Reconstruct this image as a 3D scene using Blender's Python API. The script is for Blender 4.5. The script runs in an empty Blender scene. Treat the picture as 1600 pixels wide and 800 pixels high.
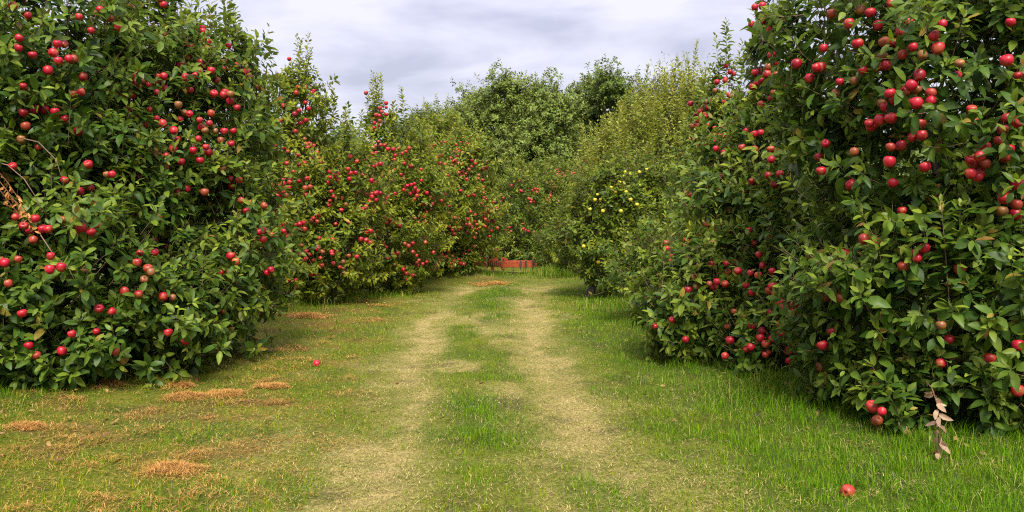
import bpy, math
import numpy as np
from mathutils import Vector
from mathutils.kdtree import KDTree

SC = bpy.context.scene
COL = SC.collection
R = math.radians
rng = np.random.default_rng(11)

# ------------------------------------------------------------------ camera
F_PX, PITCH, CAM_H = 1256.0, math.atan(75 / 1256.0), 1.5
cam = bpy.data.cameras.new('camera')
cam.sensor_width = 36.0
cam.lens = 36.0 * F_PX / 1600.0
cam.clip_start, cam.clip_end = 0.05, 3000
co = bpy.data.objects.new('camera', cam)
co.location = (0, 0, CAM_H)
co.rotation_euler = (math.pi / 2 - PITCH, 0, 0)
COL.objects.link(co)
SC.camera = co

# ------------------------------------------------------------------ world, sun, exposure
SUN_AZ, SUN_EL = R(176), R(52)          # azimuth from +Y towards +X
w = bpy.data.worlds.new('World')
SC.world = w
w.use_nodes = True
nt = w.node_tree
N, L = nt.nodes, nt.links
bg = N['Background']
sky = N.new('ShaderNodeTexSky')
sky.sky_type = 'NISHITA'
sky.sun_disc = False
sky.sun_elevation = SUN_EL
sky.sun_rotation = SUN_AZ
tc = N.new('ShaderNodeTexCoord')
sep = N.new('ShaderNodeSeparateXYZ')
L.new(tc.outputs['Generated'], sep.inputs[0])


def wmath(op, a, b=None, clamp=False):
    m = N.new('ShaderNodeMath')
    m.operation = op
    m.use_clamp = clamp
    for i, v in enumerate((a, b)):
        if v is None:
            continue
        if isinstance(v, (int, float)):
            m.inputs[i].default_value = v
        else:
            L.new(v, m.inputs[i])
    return m.outputs[0]


zz = wmath('MAXIMUM', sep.outputs['Z'], 0.0)
den = wmath('ADD', zz, 0.14)
cx = wmath('DIVIDE', sep.outputs['X'], den)
cy = wmath('DIVIDE', sep.outputs['Y'], den)
cmb = N.new('ShaderNodeCombineXYZ')
L.new(cx, cmb.inputs[0])
L.new(cy, cmb.inputs[1])
n1 = N.new('ShaderNodeTexNoise')
n1.inputs['Scale'].default_value = 1.9
n1.inputs['Detail'].default_value = 7
n1.inputs['Roughness'].default_value = 0.52
n1.inputs['Distortion'].default_value = 0.35
mp = N.new('ShaderNodeMapping')
mp.inputs['Location'].default_value = (3.1, 1.7, 0.4)
L.new(cmb.outputs[0], mp.inputs[0])
L.new(mp.outputs[0], n1.inputs['Vector'])
cr = N.new('ShaderNodeValToRGB')
cr.color_ramp.elements[0].position = 0.33
cr.color_ramp.elements[0].color = (0.45, 0.435, 0.54, 1)
cr.color_ramp.elements[1].position = 0.60
cr.color_ramp.elements[1].color = (0.69, 0.665, 0.76, 1)
e = cr.color_ramp.elements.new(0.45)
e.color = (0.56, 0.54, 0.65, 1)
L.new(n1.outputs['Fac'], cr.inputs[0])
grad = wmath('ADD', wmath('MULTIPLY', wmath('POWER', zz, 1.2), 2.4), 1.0)   # overcast: zenith brighter than horizon
scl = N.new('ShaderNodeVectorMath')
scl.operation = 'SCALE'
L.new(cr.outputs[0], scl.inputs[0])
L.new(wmath('MULTIPLY', grad, 1.75), scl.inputs['Scale'])
mixs = N.new('ShaderNodeMix')
mixs.data_type = 'RGBA'
mixs.inputs[0].default_value = 0.94
L.new(sky.outputs[0], mixs.inputs[6])
L.new(scl.outputs[0], mixs.inputs[7])
L.new(mixs.outputs[2], bg.inputs[0])
bg.inputs[1].default_value = 0.10

sun = bpy.data.lights.new('sun', 'SUN')
sun.energy = 1.5
sun.angle = R(22)
sun.color = (1.0, 0.94, 0.79)
so = bpy.data.objects.new('sun', sun)
sdir = Vector((math.sin(SUN_AZ) * math.cos(SUN_EL), math.cos(SUN_AZ) * math.cos(SUN_EL), math.sin(SUN_EL)))
so.rotation_euler = sdir.to_track_quat('Z', 'Y').to_euler()
so.location = (20, -5, 30)
COL.objects.link(so)

SC.view_settings.view_transform = 'Standard'
SC.view_settings.look = 'None'
SC.view_settings.exposure = 2.4
SC.view_settings.gamma = 1
SC.render.engine = 'CYCLES'
SC.cycles.filter_width = 1.1
SC.cycles.use_denoising = False
SC.cycles.max_bounces = 6
SC.cycles.diffuse_bounces = 3
SC.cycles.glossy_bounces = 2
SC.cycles.transmission_bounces = 4
SC.cycles.caustics_reflective = False
SC.cycles.caustics_refractive = False

# ------------------------------------------------------------------ helpers
CT, ST = math.cos(PITCH), math.sin(PITCH)


def at(px, py, Y):
    """the point at world depth Y that the photograph shows at pixel (px, py)"""
    dx, dy = (px - 800) / F_PX, (400 - py) / F_PX
    d = np.array([dx, CT + dy * ST, -ST + dy * CT])
    return np.array([0, 0, CAM_H]) + d * (Y / d[1])


def hash2(ix, iy, seed):
    h = (ix.astype(np.int64) * 374761393 + iy.astype(np.int64) * 668265263 + seed * 974711) & 0xFFFFFFFF
    h = ((h ^ (h >> 13)) * 1274126177) & 0xFFFFFFFF
    return ((h ^ (h >> 16)) & 0xFFFF) / 65535.0


def vnoise(x, y, s=1.0, seed=0):
    x, y = np.asarray(x, float) * s, np.asarray(y, float) * s
    ix, iy = np.floor(x), np.floor(y)
    fx, fy = x - ix, y - iy
    fx, fy = fx * fx * (3 - 2 * fx), fy * fy * (3 - 2 * fy)
    a = hash2(ix, iy, seed) * (1 - fx) + hash2(ix + 1, iy, seed) * fx
    b = hash2(ix, iy + 1, seed) * (1 - fx) + hash2(ix + 1, iy + 1, seed) * fx
    return a * (1 - fy) + b * fy


def fbm(x, y, s=1.0, seed=0, o=4):
    t, a, n = 0, 0.5, 0
    for k in range(o):
        t = t + a * vnoise(x, y, s * 2 ** k, seed + 17 * k)
        n += a
        a *= 0.55
    return t / n


def sstep(a, b, x):
    t = np.clip((x - a) / (b - a), 0, 1)
    return t * t * (3 - 2 * t)


def norm(v):
    return v / np.maximum(np.linalg.norm(v, axis=-1, keepdims=True), 1e-9)


def link(name, me, mat=None, parent=None, smooth=True):
    ob = bpy.data.objects.new(name, me)
    COL.objects.link(ob)
    for m in (mat if isinstance(mat, (list, tuple)) else [mat]):
        if m:
            me.materials.append(m)
    if parent:
        ob.parent = parent
    return ob


def mesh_np(name, V, tris, col=None, midx=None, smooth=True):
    """one mesh from numpy arrays of triangles"""
    me = bpy.data.meshes.new(name)
    nv, nf = len(V), len(tris)
    me.vertices.add(nv)
    me.vertices.foreach_set('co', np.ascontiguousarray(V, np.float32).ravel())
    k = tris.shape[1]
    me.loops.add(nf * k)
    me.polygons.add(nf)
    me.polygons.foreach_set('loop_start', np.arange(0, nf * k, k, dtype=np.int32))
    me.polygons.foreach_set('loop_total', np.full(nf, k, np.int32))
    me.loops.foreach_set('vertex_index', np.ascontiguousarray(tris, np.int32).ravel())
    if midx is not None:
        me.polygons.foreach_set('material_index', np.ascontiguousarray(midx, np.int32))
    me.polygons.foreach_set('use_smooth', np.full(nf, smooth, bool))
    me.update(calc_edges=True)
    if col is not None:
        a = me.attributes.new('col', 'FLOAT_COLOR', 'POINT')
        c4 = np.ones((nv, 4), np.float32)
        c4[:, :3] = col
        a.data.foreach_set('color', c4.ravel())
    return me


def tube(pts, rad, sides=7, jit=0.0):
    """tapered tube along a polyline, quads"""
    pts = np.asarray(pts, float)
    n = len(pts)
    rad = np.asarray(rad, float)
    tan = norm(np.gradient(pts, axis=0))
    ref = np.array([0.3, 1, 0.1]) if abs(tan[0][2]) > 0.7 else np.array([0, 0, 1.0])
    u = norm(np.cross(tan, ref))
    v = np.cross(tan, u)
    a = np.linspace(0, 2 * np.pi, sides, endpoint=False)
    rr = rad[:, None] * (1 + jit * rng.uniform(-1, 1, (n, sides)))
    V = pts[:, None] + rr[..., None] * (np.cos(a)[None, :, None] * u[:, None] + np.sin(a)[None, :, None] * v[:, None])
    V = V.reshape(-1, 3)
    Q = []
    for i in range(n - 1):
        for j in range(sides):
            k = (j + 1) % sides
            Q.append((i * sides + j, i * sides + k, (i + 1) * sides + k, (i + 1) * sides + j))
    V = np.vstack([V, pts[:1], pts[-1:]])
    for j in range(sides):
        k = (j + 1) % sides
        Q.append((n * sides, n * sides, k, j))
        Q.append((n * sides + 1, n * sides + 1, (n - 1) * sides + j, (n - 1) * sides + k))
    T = []
    for q in Q:
        if q[0] == q[1]:
            T.append((q[0], q[2], q[3]))
        else:
            T.append((q[0], q[1], q[2]))
            T.append((q[0], q[2], q[3]))
    return V, np.array(T)


def join(parts):
    V, T, o = [], [], 0
    for v, t in parts:
        V.append(v)
        T.append(t + o)
        o += len(v)
    return np.vstack(V), np.vstack(T)


def box(c, s, rot=None):
    x, y, z = [h / 2 for h in s]
    V = np.array([(-x, -y, -z), (x, -y, -z), (x, y, -z), (-x, y, -z), (-x, -y, z), (x, -y, z), (x, y, z), (-x, y, z)])
    if rot is not None:
        V = V @ np.asarray(rot).T
    V = V + np.asarray(c)
    q = [(0, 3, 2, 1), (4, 5, 6, 7), (0, 1, 5, 4), (1, 2, 6, 5), (2, 3, 7, 6), (3, 0, 4, 7)]
    T = []
    for a in q:
        T += [(a[0], a[1], a[2]), (a[0], a[2], a[3])]
    return V, np.array(T)


def thing(name, label, cat, loc, group=None):
    o = bpy.data.objects.new(name, None)
    o.empty_display_size = 0.2
    o.location = loc
    COL.objects.link(o)
    o['label'], o['category'] = label, cat
    if group:
        o['group'] = group
    return o


# ------------------------------------------------------------------ materials
def new_mat(name):
    m = bpy.data.materials.new(name)
    m.use_nodes = True
    return m, m.node_tree.nodes, m.node_tree.links, m.node_tree.nodes['Principled BSDF'], m.node_tree.nodes['Material Output']


def leaf_mat(name, under=(0.12, 0.16, 0.085), under_f=0.32, trans=0.36, rough=0.42, spec=0.20):
    m, n, l, p, out = new_mat(name)
    at_ = n.new('ShaderNodeAttribute')
    at_.attribute_name = 'col'
    g = n.new('ShaderNodeNewGeometry')
    mu = n.new('ShaderNodeMath')
    mu.operation = 'MULTIPLY'
    mu.inputs[1].default_value = under_f
    l.new(g.outputs['Backfacing'], mu.inputs[0])
    mx = n.new('ShaderNodeMix')
    mx.data_type = 'RGBA'
    l.new(mu.outputs[0], mx.inputs[0])
    l.new(at_.outputs['Color'], mx.inputs[6])
    mx.inputs[7].default_value = (*under, 1)
    ns = n.new('ShaderNodeTexNoise')
    ns.inputs['Scale'].default_value = 35
    tcn = n.new('ShaderNodeTexCoord')
    l.new(tcn.outputs['Object'], ns.inputs['Vector'])
    mr = n.new('ShaderNodeMapRange')
    mr.inputs[3].default_value = 0.72
    mr.inputs[4].default_value = 1.28
    l.new(ns.outputs['Fac'], mr.inputs[0])
    sc = n.new('ShaderNodeVectorMath')
    sc.operation = 'SCALE'
    l.new(mx.outputs[2], sc.inputs[0])
    l.new(mr.outputs[0], sc.inputs['Scale'])
    l.new(sc.outputs[0], p.inputs['Base Color'])
    p.inputs['Roughness'].default_value = rough
    p.inputs['Specular IOR Level'].default_value = spec
    tr = n.new('ShaderNodeBsdfTranslucent')
    hs = n.new('ShaderNodeVectorMath')
    hs.operation = 'MULTIPLY'
    hs.inputs[1].default_value = (1.5, 1.45, 0.55)
    l.new(sc.outputs[0], hs.inputs[0])
    l.new(hs.outputs[0], tr.inputs[0])
    ms = n.new('ShaderNodeMixShader')
    ms.inputs[0].default_value = trans
    l.new(p.outputs[0], ms.inputs[1])
    l.new(tr.outputs[0], ms.inputs[2])
    l.new(ms.outputs[0], out.inputs['Surface'])
    return m


def noise_mat(name, c1, c2, scale=6, rough=0.85, stretch=(1, 1, 1), bump=0.4, detail=8, c3=None):
    m, n, l, p, out = new_mat(name)
    tcn = n.new('ShaderNodeTexCoord')
    mpn = n.new('ShaderNodeMapping')
    mpn.inputs['Scale'].default_value = stretch
    l.new(tcn.outputs['Object'], mpn.inputs[0])
    ns = n.new('ShaderNodeTexNoise')
    ns.inputs['Scale'].default_value = scale
    ns.inputs['Detail'].default_value = detail
    ns.inputs['Roughness'].default_value = 0.65
    l.new(mpn.outputs[0], ns.inputs['Vector'])
    rp = n.new('ShaderNodeValToRGB')
    rp.color_ramp.elements[0].position = 0.36
    rp.color_ramp.elements[0].color = (*c1, 1)
    rp.color_ramp.elements[1].position = 0.64
    rp.color_ramp.elements[1].color = (*c2, 1)
    if c3:
        el = rp.color_ramp.elements.new(0.72)
        el.color = (*c3, 1)
    l.new(ns.outputs['Fac'], rp.inputs[0])
    l.new(rp.outputs[0], p.inputs['Base Color'])
    p.inputs['Roughness'].default_value = rough
    if bump:
        b = n.new('ShaderNodeBump')
        b.inputs['Strength'].default_value = bump
        b.inputs['Distance'].default_value = 0.02
        l.new(ns.outputs['Fac'], b.inputs['Height'])
        l.new(b.outputs[0], p.inputs['Normal'])
    return m


def apple_mat(name, stops, streak=(0.40, 0.17, 0.04)):
    """skin: ground colour under a blush that varies from apple to apple and over each apple"""
    m, n, l, p, out = new_mat(name)
    oi0 = n.new('ShaderNodeObjectInfo')
    isl = n.new('ShaderNodeNewGeometry')
    sm = n.new('ShaderNodeMath')
    l.new(oi0.outputs['Random'], sm.inputs[0])
    l.new(isl.outputs['Random Per Island'], sm.inputs[1])
    oi = n.new('ShaderNodeMath')
    oi.operation = 'FRACT'
    l.new(sm.outputs[0], oi.inputs[0])
    rp = n.new('ShaderNodeValToRGB')
    while len(rp.color_ramp.elements) < len(stops):
        rp.color_ramp.elements.new(0.5)
    for el, (ps, c) in zip(rp.color_ramp.elements, stops):
        el.position = ps
        el.color = (*c, 1)
    l.new(oi.outputs[0], rp.inputs[0])
    tcn = n.new('ShaderNodeTexCoord')
    ad = n.new('ShaderNodeVectorMath')
    ad.operation = 'ADD'
    cb = n.new('ShaderNodeCombineXYZ')
    mm = n.new('ShaderNodeMath')
    mm.operation = 'MULTIPLY'
    mm.inputs[1].default_value = 37.0
    l.new(oi.outputs[0], mm.inputs[0])
    l.new(mm.outputs[0], cb.inputs[0])
    l.new(tcn.outputs['Object'], ad.inputs[0])
    l.new(cb.outputs[0], ad.inputs[1])
    ns = n.new('ShaderNodeTexNoise')
    ns.inputs['Scale'].default_value = 14
    ns.inputs['Detail'].default_value = 5
    l.new(ad.outputs[0], ns.inputs['Vector'])
    mr = n.new('ShaderNodeMapRange')
    mr.inputs[1].default_value = 0.54
    mr.inputs[2].default_value = 0.85
    l.new(ns.outputs['Fac'], mr.inputs[0])
    mx = n.new('ShaderNodeMix')
    mx.data_type = 'RGBA'
    l.new(mr.outputs[0], mx.inputs[0])
    l.new(rp.outputs[0], mx.inputs[6])
    mx.inputs[7].default_value = (*streak, 1)
    l.new(mx.outputs[2], p.inputs['Base Color'])
    p.inputs['Roughness'].default_value = 0.40
    p.inputs['Specular IOR Level'].default_value = 0.4
    return m


M_LEAF = leaf_mat('apple_leaf')
M_BROAD = leaf_mat('broadleaf', under_f=0.4, trans=0.25, rough=0.5)
M_GRASS = leaf_mat('grass_blade', under_f=0.0, trans=0.35, rough=0.6, spec=0.06)
M_DRY = leaf_mat('dry_plant', under_f=0.0, trans=0.15, rough=0.75, spec=0.15)
M_BARK = noise_mat('apple_bark', (0.055, 0.042, 0.034), (0.17, 0.135, 0.11), 9, 0.9, (1, 1, 0.25), 0.7)
M_TWIG = noise_mat('twig_bark', (0.09, 0.05, 0.035), (0.20, 0.12, 0.08), 20, 0.8, bump=0)
M_APPLE = apple_mat('red_apple_skin', [(0.0, (0.20, 0.004, 0.012)), (0.35, (0.38, 0.007, 0.024)), (0.66, (0.34, 0.012, 0.020)),
                                       (0.85, (0.27, 0.04, 0.020)), (0.97, (0.18, 0.075, 0.024))])
M_YAPPLE = apple_mat('yellow_apple_skin', [(0.0, (0.46, 0.34, 0.02)), (0.6, (0.50, 0.40, 0.035)), (1.0, (0.34, 0.36, 0.03))], (0.42, 0.40, 0.04))
M_STEM = noise_mat('apple_stem', (0.05, 0.03, 0.015), (0.1, 0.07, 0.03), 30, 0.8, bump=0)
M_RUST = noise_mat('worn_red_paint', (0.20, 0.024, 0.005), (0.33, 0.058, 0.012), 16, 0.85, bump=0.2, c3=(0.08, 0.03, 0.018))
M_IRON = noise_mat('rusty_iron', (0.022, 0.014, 0.012), (0.075, 0.034, 0.02), 12, 0.75, bump=0.3)

# ------------------------------------------------------------------ ground
PC_Y = np.array([0, 4, 5, 8, 12, 15.7, 18, 20, 23, 30])
PC_X = np.array([0.05, -.02, -.12, -.36, -.44, -.12, 0.5, 1.4, 3.4, 9.0])
yf = np.linspace(0, 30, 601)
PC_S = np.convolve(np.pad(np.interp(yf, PC_Y, PC_X), 30, mode='edge'), np.ones(61) / 61, 'valid')


def path_c(y):
    return np.interp(y, yf, PC_S)


def gh(x, y):
    """ground height"""
    x, y = np.asarray(x, float), np.asarray(y, float)
    near = np.exp(-((np.hypot(x, y - 8) / 26) ** 2))
    d = x - path_c(y)
    h = 0.022 * (fbm(x, y, 6.5, 15, 2) - 0.5) * near + 0.10 * (fbm(x, y, 0.25, 5, 3) - 0.5) * near + 0.03 * (fbm(x, y, 1.6, 9, 3) - 0.5) * near
    h = h - 0.030 * np.exp(-((np.abs(d) - 0.64) / 0.26) ** 2) * (y < 26)
    h = h + 0.16 * np.exp(-(((x + 1.15) / 0.9) ** 2 + ((y - 17.2) / 0.8) ** 2))        # the low bank by the implement
    h = h + 0.10 * sstep(1.6, 3.2, d) * near + 0.07 * sstep(-2.3, -3.4, d) * near
    h = h + 0.9 * (fbm(x, y, 0.02, 31, 2) - 0.5) * sstep(35, 120, np.hypot(x, y))
    return h


def g1(x, y):
    return float(gh(np.array([x]), np.array([y]))[0])


def masks(x, y):
    """what grows where: straw (mown dry track), hay (orange clippings), lush (long grass)"""
    d = x - path_c(y)
    wob = fbm(x, y, 0.9, 3) - 0.5
    wob2 = fbm(x, y, 3.0, 8) - 0.5
    wide = 0.29 + 0.15 * sstep(8, 4, y)
    e = np.abs(d + wob * 0.55 + wob2 * 0.25) - 0.68
    tr = np.exp(-(e / wide) ** 2)
    blot = fbm(x, y * 0.6, 2.1, 7, 5)
    tr = tr * (0.46 + 0.62 * sstep(0.32, 0.60, blot))
    tr = np.maximum(tr, 0.75 * sstep(0.50, 0.66, fbm(x, y * 0.7, 1.3, 44, 5)) * np.exp(-(d / 1.7) ** 2))
    tr = tr * (0.25 + 0.75 * sstep(17.0, 14.5, y))
    n = fbm(x, y, 1.1, 21, 4)
    n2 = fbm(x * 1.0, y * 2.2, 2.4, 91, 4)
    hay = 0.75 * sstep(0.54, 0.66, n * 0.35 + n2 * 0.65) * sstep(-0.85, -1.6, d) * sstep(16, 12, y) * sstep(-4.6, -3.6, d)
    hay = np.maximum(hay, 0.8 * np.exp(-(((x + 0.5) / 0.5) ** 2 + ((y - 16.6) / 0.35) ** 2)))
    hay = np.maximum(hay, np.exp(-((d + 1.75 + wob) / 0.5) ** 2) * sstep(0.46, 0.58, n2) * sstep(4.5, 6.5, y) * sstep(15, 12.5, y))
    lush = sstep(0.95, 1.75, d + wob * 0.9) * (0.35 + 1.0 * fbm(x, y, 0.8, 61))
    lush = np.maximum(lush, 0.9 * np.exp(-((d - 0.02 + wob * 0.3) / 0.28) ** 2) * sstep(0.44, 0.60, fbm(x, y, 0.85, 13)))
    lush = np.maximum(lush, np.exp(-(((x + 0.37) / 0.22) ** 2 + ((y - 6.15) / 0.30) ** 2)) * 1.2)
    lush = np.maximum(lush, 0.8 * sstep(-3.0, -3.5, d + wob * 0.6))
    lush = np.maximum(lush, 0.5 * sstep(0.60, 0.70, fbm(x, y, 1.7, 71, 3)) * (tr < 0.5))
    lush = np.maximum(lush, 1.1 * np.exp(-(((x + 0.1) / 0.75) ** 2 + ((y - 18.25) / 0.35) ** 2)) * sstep(0.3, 0.5, fbm(x, y, 3.0, 400)))
    return np.clip(tr, 0, 1), np.clip(hay, 0, 1), np.clip(lush, 0, 1.2)


def ease_axis(a, b, step, far, nfar):
    mid = np.arange(a, b + 1e-6, step)
    g = np.geomspace(step * 2, far, nfar)
    return np.concatenate([(a - g)[::-1], mid, b + g])


def ground_colour(x, y):
    tr, hay, lush = masks(x, y)
    green = np.array([0.062, 0.110, 0.008])
    yel = np.array([0.18, 0.18, 0.022])
    straw = np.array([0.40, 0.315, 0.120])
    orng = np.array([0.20, 0.115, 0.035])
    soil = np.array([0.060, 0.046, 0.024])
    k = fbm(x, y, 2.3, 77)[..., None]
    c = green * (1 - k) + yel * k
    tk = tr[..., None] * (0.58 + 0.4 * sstep(0.38, 0.60, fbm(x, y, 7.0, 640, 3))[..., None])
    c = c * (1 - tk) + straw * tk
    c = c * (1 - hay[..., None] * 0.7) + orng * hay[..., None] * 0.7
    l_ = np.clip(lush, 0, 1)[..., None] * 0.75
    c = c * (1 - l_) + np.array([0.035, 0.07, 0.012]) * l_
    s = sstep(0.62, 0.78, fbm(x, y, 3.1, 123))[..., None] * 0.5
    return c * (1 - s) + soil * s


gx = ease_axis(-7.0, 7.0, 0.07, 900, 26)
gy = ease_axis(2.0, 26.0, 0.07, 900, 26)
GX, GY = np.meshgrid(gx, gy)
GZ = gh(GX, GY)
nx, ny = len(gx), len(gy)
V = np.stack([GX.ravel(), GY.ravel(), GZ.ravel()], 1)
idx = np.arange(nx * ny).reshape(ny, nx)
Q = np.stack([idx[:-1, :-1].ravel(), idx[:-1, 1:].ravel(), idx[1:, 1:].ravel(), idx[1:, :-1].ravel()], 1)
gm = mesh_np('ground', V, Q, col=ground_colour(V[:, 0], V[:, 1]))
m, n, l, p, out = new_mat('mown_ground')
a_ = n.new('ShaderNodeAttribute')
a_.attribute_name = 'col'
tcn = n.new('ShaderNodeTexCoord')
ns = n.new('ShaderNodeTexNoise')
ns.inputs['Scale'].default_value = 45
ns.inputs['Detail'].default_value = 6
ns.inputs['Roughness'].default_value = 0.75
l.new(tcn.outputs['Object'], ns.inputs['Vector'])
mr = n.new('ShaderNodeMapRange')
mr.inputs[1].default_value = 0.3
mr.inputs[2].default_value = 0.7
mr.inputs[3].default_value = 0.2
mr.inputs[4].default_value = 1.2
l.new(ns.outputs['Fac'], mr.inputs[0])
sc = n.new('ShaderNodeVectorMath')
sc.operation = 'SCALE'
l.new(a_.outputs['Color'], sc.inputs[0])
l.new(mr.outputs[0], sc.inputs['Scale'])
l.new(sc.outputs[0], p.inputs['Base Color'])
p.inputs['Roughness'].default_value = 0.95
p.inputs['Specular IOR Level'].default_value = 0.1
bp = n.new('ShaderNodeBump')
bp.inputs['Strength'].default_value = 0.8
bp.inputs['Distance'].default_value = 0.03
l.new(ns.outputs['Fac'], bp.inputs['Height'])
l.new(bp.outputs[0], p.inputs['Normal'])
go = link('ground', gm, m)
go['kind'] = 'structure'


# ------------------------------------------------------------------ blades of grass, straw and clippings
def blades(P, length, width, lean, az, col, bend=0.35):
    """P (n,3) roots; one tapered bent blade each -> verts, tris, colours"""
    n = len(P)
    h = np.stack([np.cos(az), np.sin(az), np.zeros(n)], 1)
    s = np.stack([-np.sin(az), np.cos(az), np.zeros(n)], 1)
    up = np.array([0, 0, 1.0])
    d0 = np.sin(lean)[:, None] * h + np.cos(lean)[:, None] * up
    l2 = np.minimum(lean + bend, 1.62)
    d1 = np.sin(l2)[:, None] * h + np.cos(l2)[:, None] * up
    mid = P + d0 * (length * 0.55)[:, None]
    tip = mid + d1 * (length * 0.45)[:, None]
    wv = s * (width / 2)[:, None]
    V = np.stack([P - wv, P + wv, mid - wv * 0.75, mid + wv * 0.75, tip], 1).reshape(-1, 3)
    b = np.arange(n)[:, None] * 5
    T = (b[:, None, :] + np.array([[0, 1, 3], [0, 3, 2], [2, 3, 4]])[None]).reshape(-1, 3)
    return V, T, np.repeat(col, 5, axis=0)


def scatter(n, ymin=3.4, ymax=22.0, pw=0.5):
    """points over the visible lane, denser near the camera"""
    u = rng.random(n)
    y = ymin * (ymax / ymin) ** (u ** (1 / (2 * pw)) if pw != 0.5 else u)
    half = 0.76 * y + 1.6
    x = rng.uniform(-1, 1, n) * half
    return x, y


def pick(c1, c2, k):
    return np.asarray(c1) * (1 - k[:, None]) + np.asarray(c2) * k[:, None]


def build_grass():
    VV, TT, CC, o = [], [], [], 0
    # short mown grass everywhere, straw-coloured on the tracks
    x, y = scatter(520000)
    keep = (np.abs(x - path_c(y)) < 6.2) & (rng.random(len(x)) < 0.35 + 1.0 * sstep(0.35, 0.58, fbm(x, y, 9.0, 222, 2)))
    x, y = x[keep], y[keep]
    tr, hay, lush = masks(x, y)
    n = len(x)
    far = np.clip(y / 9, 0.8, 1.9)
    r = rng.random(n)
    left = sstep(-0.7, -1.5, x - path_c(y))
    is_straw = r < (0.05 + 0.30 * sstep(0.48, 0.65, fbm(x, y, 5.5, 210)) + 0.27 * left + 0.52 * tr + 0.25 * hay)
    clump = 0.5 * fbm(x, y, 3.2, 200) + 0.5 * fbm(x, y, 0.8, 201)
    k = np.clip(clump * 1.3 - 0.25 + rng.normal(0, 0.22, n), 0, 1)
    k = np.clip(k + 0.18 * left, 0, 1)
    g = pick((0.070, 0.175, 0.004), (0.28, 0.30, 0.012), k)
    lu = np.clip(lush, 0, 1)
    g = g * (1 - 0.6 * lu[:, None]) + pick((0.05, 0.15, 0.004), (0.13, 0.26, 0.008), rng.random(n)) * 0.6 * lu[:, None]
    ks = rng.random(n)
    st = pick((0.30, 0.235, 0.085), (0.57, 0.46, 0.21), ks)
    dk = rng.random(n) < 0.16
    st[dk] = pick((0.09, 0.075, 0.03), (0.10, 0.13, 0.03), rng.random(dk.sum()))
    oh = pick((0.30, 0.15, 0.035), (0.56, 0.33, 0.10), ks)
    st = np.where((rng.random(n) < np.maximum(hay, 0.7 * left))[:, None], oh, st)
    col = np.where(is_straw[:, None], st, g)
    ln = rng.uniform(0.025, 0.06, n) * (1 + 1.1 * lu * rng.random(n)) * (1 - 0.3 * tr)
    ln = np.where(is_straw, ln * 0.72, ln)
    wd = rng.uniform(0.0022, 0.0046, n) * far
    lean = np.where(is_straw, rng.uniform(0.9, 1.52, n), np.abs(rng.normal(0.5, 0.4, n)))
    P = np.stack([x, y, gh(x, y) + np.where(is_straw, rng.uniform(0, 0.02, n), -0.004)], 1)
    v, t, c = blades(P, ln, wd, np.clip(lean, 0, 1.52), rng.uniform(0, 6.28, n), col)
    VV.append(v); TT.append(t + o); CC.append(c); o += len(v)
    # long grass: verges, tufts, middle strip
    x, y = scatter(260000)
    tr, hay, lush = masks(x, y)
    tuft = fbm(x, y, 4.5, 300, 3)
    pr = np.clip(lush, 0, 1) * (0.35 + 0.9 * sstep(0.40, 0.62, tuft)) + 0.35 * sstep(0.64, 0.74, tuft) * (tr < .4)
    keep = (rng.random(len(x)) < pr) & (np.abs(x - path_c(y)) < 6.2)
    x, y, tuft, lush = x[keep], y[keep], tuft[keep], lush[keep]
    n = len(x)
    d = np.abs(x - path_c(y))
    far = np.clip(y / 9, 0.8, 1.9)
    side = np.where(x > path_c(y), sstep(1.0, 2.4, d), sstep(2.8, 3.4, d)) + np.exp(-(((x + 0.37) / 0.3) ** 2 + ((y - 6.15) / 0.35) ** 2)) * .6 + 0.8 * (y > 17.7)
    ln = rng.uniform(0.06, 0.13, n) * (0.42 + 0.80 * side * rng.random(n) + 0.3 * sstep(0.5, 0.75, tuft))
    k = np.clip(rng.normal(0.45, 0.3, n), 0, 1)
    col = pick((0.042, 0.14, 0.004), (0.15, 0.275, 0.008), k)
    yel = rng.random(n) < 0.06
    col[yel] = pick((0.30, 0.26, 0.06), (0.45, 0.36, 0.13), rng.random(yel.sum()))
    P = np.stack([x, y, gh(x, y) - 0.005], 1)
    v, t, c = blades(P, ln, rng.uniform(0.003, 0.0058, n) * far, np.abs(rng.normal(0.3, 0.28, n)).clip(0, 1.3),
                     rng.uniform(0, 6.28, n), col, bend=0.6)
    VV.append(v); TT.append(t + o); CC.append(c); o += len(v)
    # rank grass and weeds round the parked implement, under the trees and along the bank
    zones = [(-0.1, 18.15, 0.8, 0.30, 700, 0.06), (-1.2, 17.4, 0.7, 0.5, 2200, 0.14), (0.95, 18.0, 0.35, 0.4, 1500, 0.26), (-3.6, 12.4, 0.7, 0.7, 3000, 0.20),
             (-3.0, 13.6, 1.0, 0.5, 2500, 0.16), (3.3, 6.3, 1.3, 0.5, 7000, 0.17), (-5.2, 6.9, 1.3, 0.45, 5500, 0.19), (2.6, 8.2, 0.9, 0.6, 5000, 0.16), (2.0, 12.2, 0.9, 0.8, 3000, 0.15)]
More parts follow.
